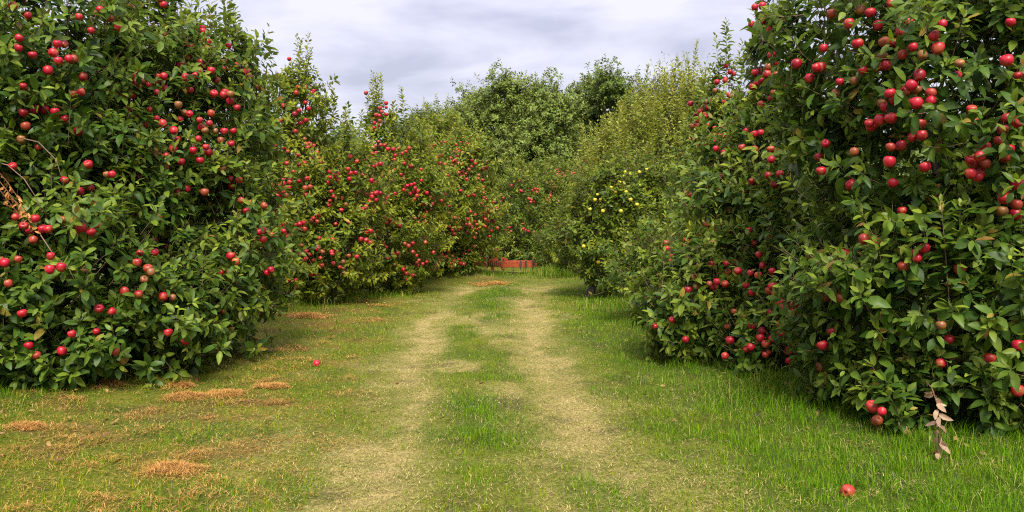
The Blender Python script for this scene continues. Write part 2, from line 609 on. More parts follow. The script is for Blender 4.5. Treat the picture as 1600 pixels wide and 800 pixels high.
    for (zx, zy, sx, sy, nn, l0) in zones:
        x, y = rng.normal(zx, sx * 0.6, nn), rng.normal(zy, sy * 0.6, nn)
        keep = rng.random(nn) < sstep(0.30, 0.55, fbm(x, y, 2.6, 500, 3))
        x, y = x[keep], y[keep]
        n = len(x)
        col = pick((0.045, 0.13, 0.006), (0.17, 0.25, 0.015), rng.random(n))
        dry = rng.random(n) < 0.14
        col[dry] = pick((0.28, 0.22, 0.07), (0.42, 0.34, 0.14), rng.random(dry.sum()))
        v, t, c = blades(np.stack([x, y, gh(x, y) - 0.005], 1), l0 * rng.uniform(0.5, 1.35, n), rng.uniform(0.0035, 0.006, n) * np.clip(y / 9, 0.8, 1.9),
                         np.abs(rng.normal(0.3, 0.28, n)).clip(0, 1.3), rng.uniform(0, 6.28, n), col, bend=0.8)
        VV.append(v); TT.append(t + o); CC.append(c); o += len(v)
    ob = link('grass', mesh_np('grass', np.vstack(VV), np.vstack(TT), np.vstack(CC)), M_GRASS)
    ob['kind'] = 'stuff'


def heap(cx, cy, rx, ry, hh, n, col_k=0.0):
    """crumbly heap of short crinkled dry strands: roots, lengths and colours"""
    r_, a = np.sqrt(rng.random(n)) * (1 + 0.22 * rng.normal(size=n)), rng.uniform(0, 6.28, n)
    ragged = 1 + 0.35 * np.sin(a * 3 + cx * 9) * np.sin(a * 2 + cy * 7)
    x, y = cx + r_ * np.cos(a) * rx * ragged, cy + r_ * np.sin(a) * ry * ragged
    lump = 0.25 + 1.3 * fbm(x, y, 14, 4, 2)
    z = gh(x, y) + 0.012 + hh * np.clip(1.05 - r_ ** 2, 0, 1) * lump * rng.random(n) ** 0.4
    k = np.clip(rng.random(n) + col_k, 0, 1)
    return np.stack([x, y, z], 1), pick((0.20, 0.088, 0.022), (0.52, 0.285, 0.085), k)


def strands(P, col, Y):
    n = len(P)
    return blades(P, rng.uniform(0.018, 0.055, n), rng.uniform(0.0022, 0.0042, n) * np.clip(Y / 7, 0.9, 1.9), rng.uniform(0.8, 1.9, n),
                  rng.uniform(0, 6.28, n), col, bend=0.5)


def build_clippings():
    x, y = scatter(200000, 3.4, 19)
    tr, hay, lush = masks(x, y)
    keep = rng.random(len(x)) < np.maximum(np.maximum(hay * 0.6, 0.10 * tr), 0.11 * sstep(-0.8, -1.5, x - path_c(y)) * sstep(0.38, 0.6, fbm(x, y, 3.5, 808)))
    x, y, hay = x[keep], y[keep], hay[keep]
    n = len(x)
    k = rng.random(n)
    col = np.where(((hay > 0.3) | (x < path_c(y) - 1.0))[:, None], pick((0.22, 0.095, 0.024), (0.50, 0.28, 0.085), k), pick((0.26, 0.20, 0.075), (0.50, 0.40, 0.18), k))
    PP, CC = [np.stack([x, y, gh(x, y) + rng.uniform(0.01, 0.045, n)], 1)], [col]
    hx, hy = scatter(2600, 3.6, 15)
    _, hm, _ = masks(hx, hy)
    d = hx - path_c(hy)
    ok = (rng.random(len(hx)) < 0.05 + 0.6 * hm) & (d < -0.9) & (d > -4.2)
    for a, b in zip(hx[ok], hy[ok]):
        r0 = rng.uniform(0.03, 0.13)
        p_, c_ = heap(a, b, r0 * rng.uniform(1, 1.9), r0, rng.uniform(0.012, 0.035), int(50 + 6500 * r0 * r0), rng.normal(0, .15))
        PP.append(p_); CC.append(c_)
    P, C = np.vstack(PP), np.vstack(CC)
    v, t, c = strands(P, C, P[:, 1])
    ob = link('dry_grass_clippings', mesh_np('clippings', v, t, c), M_DRY)
    ob['kind'] = 'stuff'


build_grass()
build_clippings()


def hay_clump(px, py, wpx, hpx, label):
    """a raked-up clump of dry mown grass"""
    Y = 1884.0 / (py - 325)
    c = at(px, py, Y)
    z = g1(c[0], c[1])
    rx = wpx / 2 * Y / F_PX
    ry = rx * 0.75
    hh = hpx * Y / F_PX * 0.26
    P, C = heap(c[0], c[1], rx, ry, hh, int(500 + 9000 * rx), 0.08)
    v, t, cc = strands(P - np.array([c[0], c[1], z]), C, Y)
    ob = link('hay_clump', mesh_np('hay_clump', v, t, cc), M_DRY)
    ob.location = (c[0], c[1], z)
    ob['label'], ob['category'], ob['group'] = label, 'hay clump', 'clumps of dry mown grass'


for args in [(272, 742, 95, 26, 'big flat clump of dry orange grass nearest the camera on the left of the lane'),
             (290, 625, 62, 22, 'orange hay clump with tall heap just in front of the leaning left apple tree'),
             (352, 620, 70, 16, 'low stretched clump of dry orange grass right of the tall heap'),
             (175, 612, 34, 20, 'small round heap of dry brown grass touching the left nearest tree'),
             (425, 606, 50, 14, 'dry brown grass clump between the lane and the left row, level with the fallen apple'),
             (45, 682, 52, 16, 'dry grass clump closest to the left edge of the photo'),
             (285, 606, 36, 14, 'little dry grass clump at the skirt of the left tree beside the tall heap'),
             (480, 497, 70, 16, 'long pale orange hay clump in front of the trunk of the left row'),
             (1100, 546 - 42, 34, 8, 'tiny dry grass clump in the green verge at the right row'),
             (770, 443, 60, 9, 'orange dry grass clump on the lane just in front of the red machine')]:
    hay_clump(*args)

# ------------------------------------------------------------------ foliage
T_HI = dict(t=[0, .2, .5, .8, 1, .2, .5, .8, .2, .5, .8], w=[0, 0, 0, 0, 0, .36, .5, .31, -.36, -.5, -.31],
            f=[(0, 1, 5), (1, 2, 6), (1, 6, 5), (2, 3, 7), (2, 7, 6), (3, 4, 7), (0, 8, 1), (1, 9, 2), (1, 8, 9), (2, 10, 3), (2, 9, 10), (3, 10, 4)])
T_MID = dict(t=[0, .5, 1, .25, .68, .25, .68], w=[0, 0, 0, .43, .42, -.43, -.42],
             f=[(0, 1, 3), (1, 4, 3), (1, 2, 4), (0, 5, 1), (1, 5, 6), (1, 6, 2)])
T_LO = dict(t=[0, 1, .45, .45], w=[0, 0, .5, -.5], f=[(0, 1, 2), (0, 3, 1)])
for T in (T_HI, T_MID, T_LO):
    T['t'], T['w'], T['f'] = np.array(T['t']), np.array(T['w']), np.array(T['f'])


def leaves(P, D, NP, size, asp, col, tpl):
    n = len(P)
    D = norm(D)
    NN = norm(NP - (NP * D).sum(1, keepdims=True) * D)
    S = np.cross(NN, D)
    t, wd = tpl['t'], tpl['w']
    fold = rng.uniform(0.05, 0.60, n)
    curl = rng.uniform(-0.08, 0.50, n)
    wave = rng.normal(0, 0.05, n)
    L_ = size[:, None] * t[None]
    W_ = (size * asp)[:, None] * wd[None]
    Z_ = np.abs(W_) * fold[:, None] - (size * curl)[:, None] * (t ** 2)[None] + (size * wave)[:, None] * np.sign(wd)[None]
    V = P[:, None] + L_[..., None] * D[:, None] + W_[..., None] * S[:, None] + Z_[..., None] * NN[:, None]
    k = len(t)
    F = (np.arange(n)[:, None, None] * k + tpl['f'][None]).reshape(-1, 3)
    return V.reshape(-1, 3), F, np.repeat(col, k, axis=0)


class Lobe:
    def __init__(s, px, py, rx, ry, Y, dep=None):
        s.c = at(px, py, Y)
        k = Y / F_PX
        s.r = np.array([rx * k, dep if dep else 0.5 * (rx + ry) * k, ry * k])
        a, b, c = s.r
        p = 1.6
        s.area = 4 * math.pi * (((a * b) ** p + (a * c) ** p + (b * c) ** p) / 3) ** (1 / p)


def shoots_to_leaves(base, axis, length, nl, P):
    """every shoot carries nl leaves in a spiral; returns arrays for leaves() and shoot lines"""
    ns = len(base)
    up = np.array([0, 0, 1.0])
    ref = norm(rng.normal(size=(ns, 3)))
    u = norm(np.cross(axis, ref))
    v = np.cross(axis, u)
    i = np.arange(nl)
    t = (i + 0.6) / nl
    spur = (rng.random((ns, 1)) < P.get('spur', 0.6)) * rng.uniform(0.6, 1.0, (ns, 1))
    length = length * (1 - 0.35 * spur[:, 0])
    t = t[None] * (1 - spur) + (0.72 + 0.28 * t[None]) * spur          # spurs: leaves crowd into a rosette at the tip
    ti = ((i + 0.6) / nl)[None] * np.ones((ns, 1))
    phi = i[None] * 2.4 + rng.uniform(0, 6.28, (ns, 1)) + rng.normal(0, 0.3, (ns, nl))
    perp = np.cos(phi)[..., None] * u[:, None] + np.sin(phi)[..., None] * v[:, None]
    alpha = np.radians(84 - 50 * ti) + rng.normal(0, 0.17, (ns, nl))
    D = np.sin(alpha)[..., None] * perp + np.cos(alpha)[..., None] * axis[:, None]
    D[..., 2] -= P.get('droop', 0.22) * rng.random((ns, nl))
    bend = P.get('bend', 0.25)
    pos = base[:, None] + axis[:, None] * (length[:, None] * t)[..., None] + up * (length[:, None] * bend * t ** 2)[..., None]
    NP = 0.42 * up + 0.85 * axis[:, None] + 0.27 * rng.normal(size=(ns, nl, 3))
    pos = pos + norm(D) * P['leaf'] * 0.16
    size = P['leaf'] * (1.10 - 0.50 * ti ** 2) * rng.uniform(0.68, 1.25, (ns, nl))
    return pos.reshape(-1, 3), D.reshape(-1, 3), NP.reshape(-1, 3), size.ravel(), ti.ravel()


def shoot_lines(base, axis, length, bend, r):
    """thin three-sided twigs"""
    ns = len(base)
    ref = norm(np.cross(axis, np.array([0.31, 0.22, 0.92])))
    v = np.cross(axis, ref)
    ts = np.array([-0.25, 0.4, 1.0])
    rr = np.array([1.0, 0.75, 0.3]) * r
    ang = np.array([0, 2.094, 4.189])
    cen = base[:, None] + axis[:, None] * (length[:, None] * ts[None])[..., None]
    cen[..., 2] += length[:, None] * bend * ts[None] ** 2 * np.sign(ts)[None]
    V = cen[:, :, None] + rr[None, :, None, None] * (np.cos(ang)[None, None, :, None] * ref[:, None, None] + np.sin(ang)[None, None, :, None] * v[:, None, None])
    f = []
    for i in range(2):
        for j in range(3):
            k = (j + 1) % 3
            f += [(i * 3 + j, i * 3 + k, i * 3 + 3 + k), (i * 3 + j, i * 3 + 3 + k, i * 3 + 3 + j)]
    F = (np.arange(ns)[:, None, None] * 9 + np.array(f)[None]).reshape(-1, 3)
    return V.reshape(-1, 3), F


RAMP_T = np.array([0, 0.35, 0.7, 1.0])


def crown(lobes, P, leaders=(), avoid=None):
    """leaf and twig geometry for one tree, world coordinates"""
    bases, axes, lens, tin = [], [], [], []
    up = np.array([0, 0, 1.0])
    for lo in lobes:
        ns = int(lo.area * P['dens'])
        thin = float(np.clip(lo.r.min() / P.get('full', 0.42), 0.42, 1.0))          # slim spires carry short shoots
        ncl = max(6, int(lo.area * P.get('clumps', 7)))
        cd = norm(rng.normal(size=(ncl, 3)))
        cr_ = rng.uniform(0.58, 0.98, ncl)
        ctint = rng.normal(0, 0.10, ncl)
        k = rng.integers(0, ncl, ns)
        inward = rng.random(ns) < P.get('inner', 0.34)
        sig = P.get('sig', 0.15) * thin
        pos = lo.c + cd[k] * lo.r * cr_[k][:, None] + rng.normal(0, sig, (ns, 3))
        rd = norm(rng.normal(size=(ns, 3)))
        pin = lo.c + rd * lo.r * rng.uniform(0.45, 0.98, (ns, 1))
        pos = np.where(inward[:, None], pin, pos)
        outw = norm((pos - lo.c) / lo.r ** 1.3)
        ax = norm(outw * 0.85 + up * P.get('up', 0.42) + rng.normal(0, 0.38, (ns, 3)))
        # thin out what is buried in another lobe or on the far side
        keep = np.ones(ns, bool)
        for l2 in lobes:
            if l2 is lo:
                continue
            q = np.linalg.norm((pos - l2.c) / l2.r, axis=1)
            keep &= ~((q < 0.72) & (rng.random(ns) < 0.75))
        tocam = norm(np.array([0, 0, CAM_H]) - pos)
        back = (outw * tocam).sum(1) < -0.35
        keep &= ~(back & (rng.random(ns) < P.get('backcull', 0.45)))
        keep &= pos[:, 2] > gh(pos[:, 0], pos[:, 1]) + P.get('skirt', 0.06)
        bases.append(pos[keep]); axes.append(ax[keep])
        lens.append((thin * P['shoot'] * rng.uniform(0.55, 1.35, ns))[keep])
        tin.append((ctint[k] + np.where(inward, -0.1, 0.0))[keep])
    base, axis, ln, tn = np.vstack(bases), np.vstack(axes), np.concatenate(lens), np.concatenate(tin)
    A = shoots_to_leaves(base, axis, ln, P['nl'], P)
    parts = [A + (np.repeat(tn, P['nl']),)]
    lines = [(base, axis, ln, P.get('bend', 0.25), P.get('twig', 0.0028))]
    # short upright shoots over the top of the crown
    for _ in range(P.get('ups', 0)):
        lo = lobes[int(rng.integers(len(lobes)))]
        d = norm(rng.normal(size=3))
        d[2] = abs(d[2]) + 0.5
        b = lo.c + norm(d) * lo.r * 0.95
        L_ = rng.uniform(0.28, 0.75)
        ax = norm(np.array([[rng.normal(0, .18), rng.normal(0, .18), 1.0]]))
        nl = max(8, int(L_ / (P['leaf'] * 0.20)))
        PL = dict(P, droop=0.05, bend=0.0, leaf=P['leaf'] * 0.88, spur=0.0)
        parts.append(shoots_to_leaves(b[None], ax, np.array([L_]), nl, PL) + (np.full(nl, 0.08),))
        lines.append((b[None], ax, np.array([L_]), 0.0, 0.0045))
    # upright leaders that stand above the crown
    for (px, py, Y, hpx) in leaders:
        k = Y / F_PX
        tip = at(px, py, Y)
        L_ = hpx * k
        b = tip - np.array([rng.normal(0, .12) * L_, rng.normal(0, .12) * L_, L_])
        ax = norm((tip - b)[None])
        nl = max(12, int(L_ / (P['leaf'] * 0.125)))
        PL = dict(P, droop=0.05, bend=0.0, leaf=P['leaf'] * 1.05, spur=0.0)
        parts.append(shoots_to_leaves(b[None], ax, np.array([L_]), nl, PL) + (np.full(nl, 0.0),))
        lines.append((b[None], ax, np.array([L_]), 0.0, 0.006))
    pos, D, NP, size, t, tn = [np.concatenate([p_[i] for p_ in parts]) for i in range(6)]
    keep = pos[:, 2] > gh(pos[:, 0], pos[:, 1]) + 0.01
    if avoid is not None and len(avoid):
        kd = KDTree(len(avoid))
        for i, a in enumerate(avoid):
            kd.insert(a, i)
        kd.balance()
        lo_, hi_ = np.min(avoid, 0) - .2, np.max(avoid, 0) + .2
        near = np.where(((pos > lo_) & (pos < hi_)).all(1) & keep)[0]
        mid = pos + norm(D) * size[:, None] * 0.5
        for i in near:
            if kd.find(mid[i])[2] < P.get('clear', 0.05):
                keep[i] = False
    pos, D, NP, size, t, tn = pos[keep], D[keep], NP[keep], size[keep], t[keep], tn[keep]
    n = len(pos)
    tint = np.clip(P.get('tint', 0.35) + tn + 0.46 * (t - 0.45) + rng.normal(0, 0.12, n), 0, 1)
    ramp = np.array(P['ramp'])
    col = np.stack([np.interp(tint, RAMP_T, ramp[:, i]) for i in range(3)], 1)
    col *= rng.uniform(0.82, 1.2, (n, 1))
    odd = rng.random(n) < P.get('odd', 0.018)
    col[odd] = pick((0.30, 0.24, 0.04), (0.22, 0.11, 0.035), rng.random(odd.sum()))
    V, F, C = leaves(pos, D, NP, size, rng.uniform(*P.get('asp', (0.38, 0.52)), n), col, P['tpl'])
    nf = len(F)
    LV, LF, o = [V], [F], len(V)
    for ln_ in lines:
        v, f = shoot_lines(*ln_)
        LV.append(v); LF.append(f + o); o += len(v)
    Vall, Fall = np.vstack(LV), np.vstack(LF)
    Call = np.vstack([C, np.tile((0.15, 0.085, 0.05), (len(Vall) - len(C), 1))])
    mi = np.zeros(len(Fall), np.int32)
    mi[nf:] = 1
    return Vall, Fall, Call, mi


def front(lobes, px, py, out_m, strict=False):
    """first crown surface along the ray of a pixel, moved outwards by out_m; None if the ray misses"""
    o = np.array([0, 0, CAM_H])
    dx, dy = (px - 800) / F_PX, (400 - py) / F_PX
    d = np.array([dx, CT + dy * ST, -ST + dy * CT])
    best = None
    for lo in lobes:
        oo, dd = (o - lo.c) / lo.r, d / lo.r
        a, b, c = dd @ dd, 2 * oo @ dd, oo @ oo - 1
        q = b * b - 4 * a * c
        if q < 0:
            continue
        s = (-b - math.sqrt(q)) / (2 * a)
        hit = o + d * s
        nn_ = norm((hit - lo.c) / lo.r ** 2)
        if strict and abs(nn_ @ d) / np.linalg.norm(d) < 0.35:
            continue
        if s > 0 and (best is None or s < best[0]):
            best = (s, lo)
    if best is None and strict:
        return None
    if best is None:
        lo = min(lobes, key=lambda l_: np.linalg.norm(((o + d * l_.c[1] / d[1]) - l_.c) / l_.r))
        return o + d * (lo.c[1] - 0.1) / d[1]
    pnt = o + d * best[0]
    return pnt - d / np.linalg.norm(d) * out_m


def lathe(prof, seg):
    V, T = [], []
    n = len(prof)
    for r_, z in prof:
        for j in range(seg):
            a = 2 * math.pi * j / seg
            V.append((r_ * math.cos(a), r_ * math.sin(a), z))
    for i in range(n - 1):
        for j in range(seg):
            k = (j + 1) % seg
            T += [(i * seg + j, i * seg + k, (i + 1) * seg + k), (i * seg + j, (i + 1) * seg + k, (i + 1) * seg + j)]
    return np.array(V), np.array(T)


def apple_mesh(name, skin, seg=18, ribs=0.02):
    prof = [(0.0, -0.78), (0.12, -0.80), (0.30, -0.90), (0.48, -0.88), (0.70, -0.70), (0.90, -0.35), (1.0, 0.05), (0.97, 0.38),
            (0.84, 0.66), (0.62, 0.83), (0.42, 0.86), (0.22, 0.76), (0.08, 0.60), (0.0, 0.56)]
    V, T = lathe(prof, seg)
    a = np.arctan2(V[:, 1], V[:, 0])
    V[:, :2] *= (1 + ribs * np.cos(5 * a))[:, None]
    ph = rng.uniform(0, 6, 3)
    V *= (1 + 0.045 * np.sin(V[:, :1] * 1.7 + ph[0]) + 0.045 * np.sin(V[:, 1:2] * 1.9 + ph[1]) + 0.04 * np.sin(V[:, 2:] * 1.5 + ph[2]))
    V[:, 0] += V[:, 2] * rng.normal(0, 0.06)
    V *= 0.0355
    sv, stt = tube([(0, 0, 0.022), (0.002, 0, 0.040), (0.006, 0.002, 0.058)], [0.0016, 0.0014, 0.002], 5)
    VV, TT = join([(V, T), (sv, stt)])
    mi = np.zeros(len(TT), np.int32)
    mi[len(T):] = 1
    me = mesh_np(name, VV, TT, midx=mi)
    me.materials.append(skin)
    me.materials.append(M_STEM)
    return me


A_RED = [apple_mesh('apple', M_APPLE, 16, r_) for r_ in (.015, .03, .02, .04, .01)]
A_YEL = [apple_mesh('yellow_apple', M_YAPPLE, 16)]


def limbs_for(root, base, lobes, rad, nlimb, wob=0.08):
    """trunk plus limbs that reach into the lobes"""
    cen = np.mean([l_.c * l_.area for l_ in lobes], 0) / np.mean([l_.area for l_ in lobes])
    top = cen[2] + 0.35 * (max(l_.c[2] for l_ in lobes) - cen[2])
    b = np.array(base)
    tip = np.array([cen[0], cen[1], top])
    npt = 8
    tt = np.linspace(0, 1, npt)
    pts = b + (tip - b) * tt[:, None] + np.stack([rng.normal(0, wob, npt) * tt, rng.normal(0, wob, npt) * tt, 0 * tt], 1)
    rr = rad * (1 - 0.85 * tt) * (1 + 0.35 * np.exp(-tt * 14))
    v, t = tube(pts - b, rr, 9, 0.06)
    link('trunk', mesh_np('trunk', v, t), M_BARK, root)
    for i in range(nlimb):
        lo = lobes[i % len(lobes)]
        u = rng.uniform(0.15, 0.6)
        st = np.array([np.interp(u, tt, pts[:, j]) for j in range(3)])
        d = norm(rng.normal(size=3))
        d[2] = abs(d[2]) * 0.7
        end = lo.c + d * lo.r * 0.82
        k = np.linspace(0, 1, 6)
        lp = st + (end - st) * k[:, None]
        lp[:, 2] += 0.14 * np.sin(k * 3.14) * np.linalg.norm(end - st)
        lp += rng.normal(0, 0.03, lp.shape) * k[:, None]
        lr = rad * 0.5 * (1 - u) * (1 - 0.8 * k) + 0.006
        v, t = tube(lp - b, lr, 6, 0.06)
        link('limb', mesh_np('limb', v, t), M_BARK, root)


DARK = [(0.021, 0.052, 0.008), (0.056, 0.112, 0.013), (0.138, 0.195, 0.020), (0.235, 0.285, 0.034)]
MIXD = [(0.022, 0.054, 0.008), (0.060, 0.114, 0.013), (0.142, 0.192, 0.020), (0.245, 0.28, 0.03)]
WARM = [(0.032, 0.062, 0.005), (0.092, 0.140, 0.009), (0.180, 0.210, 0.014), (0.27, 0.28, 0.022)]
PALE = [(0.08, 0.12, 0.012), (0.13, 0.175, 0.020), (0.21, 0.245, 0.035), (0.29, 0.31, 0.06)]


def apple_tree(label, base_px, Y, lobes, P, leaders=(), hints=(), fill=0, fillbox=None, kind='red', nlimb=5, rad=0.07,
               name='apple_tree', outm=(0.0, 0.15)):
    lobes = [Lobe(*l_) if len(l_) > 4 else Lobe(*l_, Y) for l_ in lobes]
    bx = at(base_px, 400, Y)[0]
    b = (bx, Y, g1(bx, Y) - 0.02)
    root = thing(name, label, 'tree', b, 'apple trees along the lane' if name == 'apple_tree' else None)
    limbs_for(root, b, lobes, rad, nlimb)
    # fruit
    pts = []
    hints = list(hints)
    n_hint = len(hints)
    if fill:
        for _ in range(fill):
            x0, y0, x1, y1 = fillbox
            hints.append((rng.uniform(x0, x1), rng.uniform(y0, y1), int(rng.choice([1, 1, 2, 2, 3]))))
    for hi_, (px, py, nn) in enumerate(hints):
        c = front(lobes, px, py, rng.uniform(*outm), hi_ >= n_hint)
        if c is None:
            continue
        for i in range(nn):
            for _ in range(12):
                q = c + (rng.normal(0, 0.05, 3) * np.array([1.0, 0.7, 0.9]) if nn > 1 else 0)
                if all(np.linalg.norm(q - p_) > 0.072 for p_ in pts):
                    if q[2] > g1(q[0], q[1]) + 0.05:
                        pts.append(q)
                    break
    V, F, C, mi = crown(lobes, P, leaders, np.array(pts) if pts else None)
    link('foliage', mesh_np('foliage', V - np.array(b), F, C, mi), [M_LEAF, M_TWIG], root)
    meshes = A_RED if kind == 'red' else A_YEL
    pts = sorted(pts, key=lambda q: np.linalg.norm(q))
    if len(pts) > 100:                                      # the farther rest of a heavy crop: one part
        me0 = meshes[0]
        v0 = np.zeros(len(me0.vertices) * 3)
        me0.vertices.foreach_get('co', v0)
        v0 = v0.reshape(-1, 3)
        f0 = np.zeros(len(me0.polygons) * 3, np.int32)
        me0.loops.foreach_get('vertex_index', f0)
        m0 = np.zeros(len(me0.polygons), np.int32)
        me0.polygons.foreach_get('material_index', m0)
        rest = pts[100:]
        VV = np.vstack([v0 * rng.uniform(0.8, 1.1) + (q - np.array(b)) for q in rest])
        FF = np.vstack([f0.reshape(-1, 3) + i * len(v0) for i in range(len(rest))])
        ob = link('apple_crop', mesh_np('apple_crop', VV, FF, midx=np.tile(m0, len(rest))), list(me0.materials), root)
        ob['kind'] = 'stuff'
    for q in pts[:100]:
        a = bpy.data.objects.new('apple', meshes[int(rng.integers(len(meshes)))])
        COL.objects.link(a)
        a.parent = root
        a.location = Vector(q) - Vector(b)
        s = rng.uniform(0.80, 1.12) * (1.0 if kind == 'red' else 0.88)
        a.scale = (s, s, s * rng.uniform(0.92, 1.02))
        a.rotation_euler = (rng.normal(0, 0.35), rng.normal(0, 0.35), rng.uniform(0, 6.28))
    return root


PN = dict(dens=84, leaf=0.104, nl=11, shoot=0.27, tpl=T_HI, ramp=DARK, tint=0.45, clumps=5.5, sig=0.125, inner=0.34, ups=30)

H_T1 = [(18, 10, 2), (172, 28, 1), (140, 52, 2), (155, 48, 1), (80, 78, 2), (115, 92, 1), (75, 110, 1), (86, 175, 1), (102, 186, 1),
        (122, 205, 1), (153, 320, 1), (100, 343, 1), (152, 352, 1), (46, 360, 1), (66, 358, 1), (52, 375, 1), (118, 367, 1), (13, 443, 1),
        (45, 540, 1), (58, 537, 1), (57, 555, 1), (97, 548, 1), (150, 518, 1), (155, 483, 1), (175, 487, 1), (195, 455, 1), (213, 440, 2),
        (255, 463, 1), (270, 465, 1), (157, 508, 1), (112, 522, 1), (263, 520, 1), (290, 532, 1), (35, 490, 1), (180, 550, 1), (20, 260, 1),
        (60, 230, 1), (130, 120, 1), (30, 60, 1)]
H_T2 = [(160, 95, 2), (170, 85, 1), (200, 88, 2), (215, 85, 1), (175, 115, 1), (200, 105, 1), (210, 140, 2), (222, 118, 3), (238, 120, 3),
        (215, 135, 2), (235, 138, 2), (190, 140, 1), (202, 158, 2), (258, 138, 1), (170, 180, 1), (245, 185, 1), (255, 193, 1), (272, 204, 1),
        (250, 222, 1), (210, 222, 1), (265, 235, 2), (252, 245, 2), (283, 253, 1), (200, 243, 1), (235, 277, 2), (250, 5, 2), (256, 53, 1),
        (258, 80, 1), (273, 72, 1), (282, 100, 1), (295, 90, 1), (325, 52, 3), (310, 75, 2), (335, 80, 2), (350, 97, 1), (325, 112, 2),
        (300, 124, 2), (328, 145, 2), (357, 72, 1), (372, 110, 2), (388, 115, 3), (390, 130, 2), (370, 168, 1), (330, 177, 1), (312, 188, 1),
        (318, 198, 2), (340, 212, 2), (365, 205, 1), (296, 178, 1), (278, 218, 1), (295, 228, 2), (348, 265, 1), (377, 313, 1), (390, 317, 2),
        (405, 372, 2), (410, 360, 1), (420, 430, 2), (350, 487, 1), (320, 300, 1)]
H_T3 = [(470, 140, 2), (480, 142, 3), (490, 142, 1), (470, 175, 2), (475, 190, 2), (452, 92, 1), (443, 165, 1), (440, 188, 1), (428, 220, 2),
        (485, 165, 2), (462, 205, 1), (500, 250, 3), (520, 265, 2)]
H_R3 = [(1187, 18, 3), (1200, 30, 3), (1205, 40, 2), (1188, 47, 2), (1195, 62, 1), (1220, 85, 4), (1185, 110, 2), (1210, 115, 3), (1195, 130, 2),
        (1180, 130, 2), (1188, 207, 1), (1165, 205, 1), (1200, 160, 2), (1215, 140, 2), (1263, 233, 2), (1262, 244, 1), (1185, 430, 1),
        (1225, 420, 1), (1087, 455, 2), (1075, 453, 1), (1085, 433, 1), (1120, 440, 1), (1135, 412, 1), (1137, 425, 1), (1023, 510, 1),
        (1050, 500, 1), (1060, 550, 1), (1083, 565, 1), (1135, 510, 1), (1210, 270, 2), (1160, 300, 2), (1240, 290, 1), (1170, 360, 1)]
H_R1 = [(1287, 75, 1), (1340, 68, 1), (1315, 20, 2), (1360, 20, 1), (1392, 5, 1), (1345, 15, 1), (1378, 88, 1), (1371, 105, 1), (1385, 102, 1),
        (1282, 105, 1), (1275, 118, 1), (1265, 122, 1), (1330, 127, 2), (1312, 128, 1), (1305, 146, 1), (1415, 140, 2), (1432, 140, 1),
        (1437, 118, 1), (1455, 145, 1), (1424, 162, 1), (1455, 158, 1), (1450, 78, 2), (1466, 75, 1), (1466, 92, 1), (1420, 35, 1),
        (1360, 178, 2), (1392, 185, 1), (1407, 178, 1), (1375, 187, 1), (1358, 193, 1), (1425, 215, 1), (1440, 211, 1), (1335, 237, 1),
        (1280, 245, 1), (1290, 225, 1), (1528, 185, 2), (1572, 185, 1), (1590, 190, 1), (1566, 203, 1), (1590, 118, 1), (1520, 255, 1),
        (1540, 256, 1), (1517, 271, 1), (1532, 270, 1), (1568, 298, 1), (1590, 288, 1), (1586, 335, 1), (1395, 286, 1), (1388, 280, 1),
        (1350, 373, 1), (1370, 378, 1), (1320, 397, 1), (1292, 465, 1), (1313, 465, 1), (1470, 508, 1), (1483, 530, 1),
        (1305, 530, 2), (1283, 573, 1), (1295, 580, 1), (1547, 560, 1), (1590, 540, 1), (1585, 525, 1), (1470, 568, 1), (1485, 565, 1),
        (1362, 635, 1), (1378, 643, 1), (1370, 657, 1), (1590, 610, 1), (1500, 420, 1), (1410, 330, 1)]

apple_tree('big dark apple tree at the left edge of the photo, its skirts on the grass', -30, 7.1,
           [(20, 110, 215, 185, 7.5), (50, 440, 250, 145, 7.1), (-160, 260, 250, 330, 7.0), (230, 500, 110, 80, 7.2), (120, 290, 150, 130, 7.5), (90, 555, 190, 60, 6.9)],
           PN, [(60, -60, 7.3, 120), (150, -40, 7.5, 100)], H_T1, 26, (0, 0, 260, 420), nlimb=7, rad=0.09)
apple_tree('apple tree behind the left nearest one, rows of red fruit along its sloping top', 300, 8.6,
           [(290, 240, 120, 160, 8.4), (345, 400, 95, 135, 8.2), (235, 70, 60, 90, 8.6), (372, 225, 48, 80, 8.8), (300, 470, 110, 85, 8.0), (180, 190, 100, 130, 8.4),
            (330, 110, 60, 60, 8.7)],
           dict(PN, tint=0.50, ramp=MIXD, tpl=T_MID, dens=70),
           [(255, -40, 8.6, 110), (240, -60, 8.6, 130), (330, 15, 8.5, 60), (350, -10, 8.5, 90), (300, 30, 8.5, 60), (410, 125, 8.7, 60), (385, 60, 8.7, 60), (270, 20, 8.6, 70)],
           H_T2, 50, (170, 60, 430, 500), nlimb=6, rad=0.08)
P3 = dict(PN, leaf=0.092, tint=0.58, ramp=WARM, tpl=T_MID, dens=70, nl=11, shoot=0.25, clear=0.055)
apple_tree('left row apple tree with one tall fruiting leader high above its crown', 485, 12.8,
           [(465, 315, 85, 100, 12.6), (432, 390, 60, 65, 12.3), (520, 385, 70, 75, 12.5), (472, 180, 30, 75, 12.6), (446, 240, 42, 48, 12.5), (480, 432, 80, 34, 12.4), (550, 300, 50, 70, 12.9)],
           dict(P3, skirt=0.12), [(470, 62, 12.6, 90), (486, 76, 12.6, 80), (453, 92, 12.6, 60), (520, 140, 12.8, 60), (505, 165, 12.8, 40), (540, 175, 12.8, 40)],
           H_T3, 90, (410, 220, 590, 440), nlimb=6)
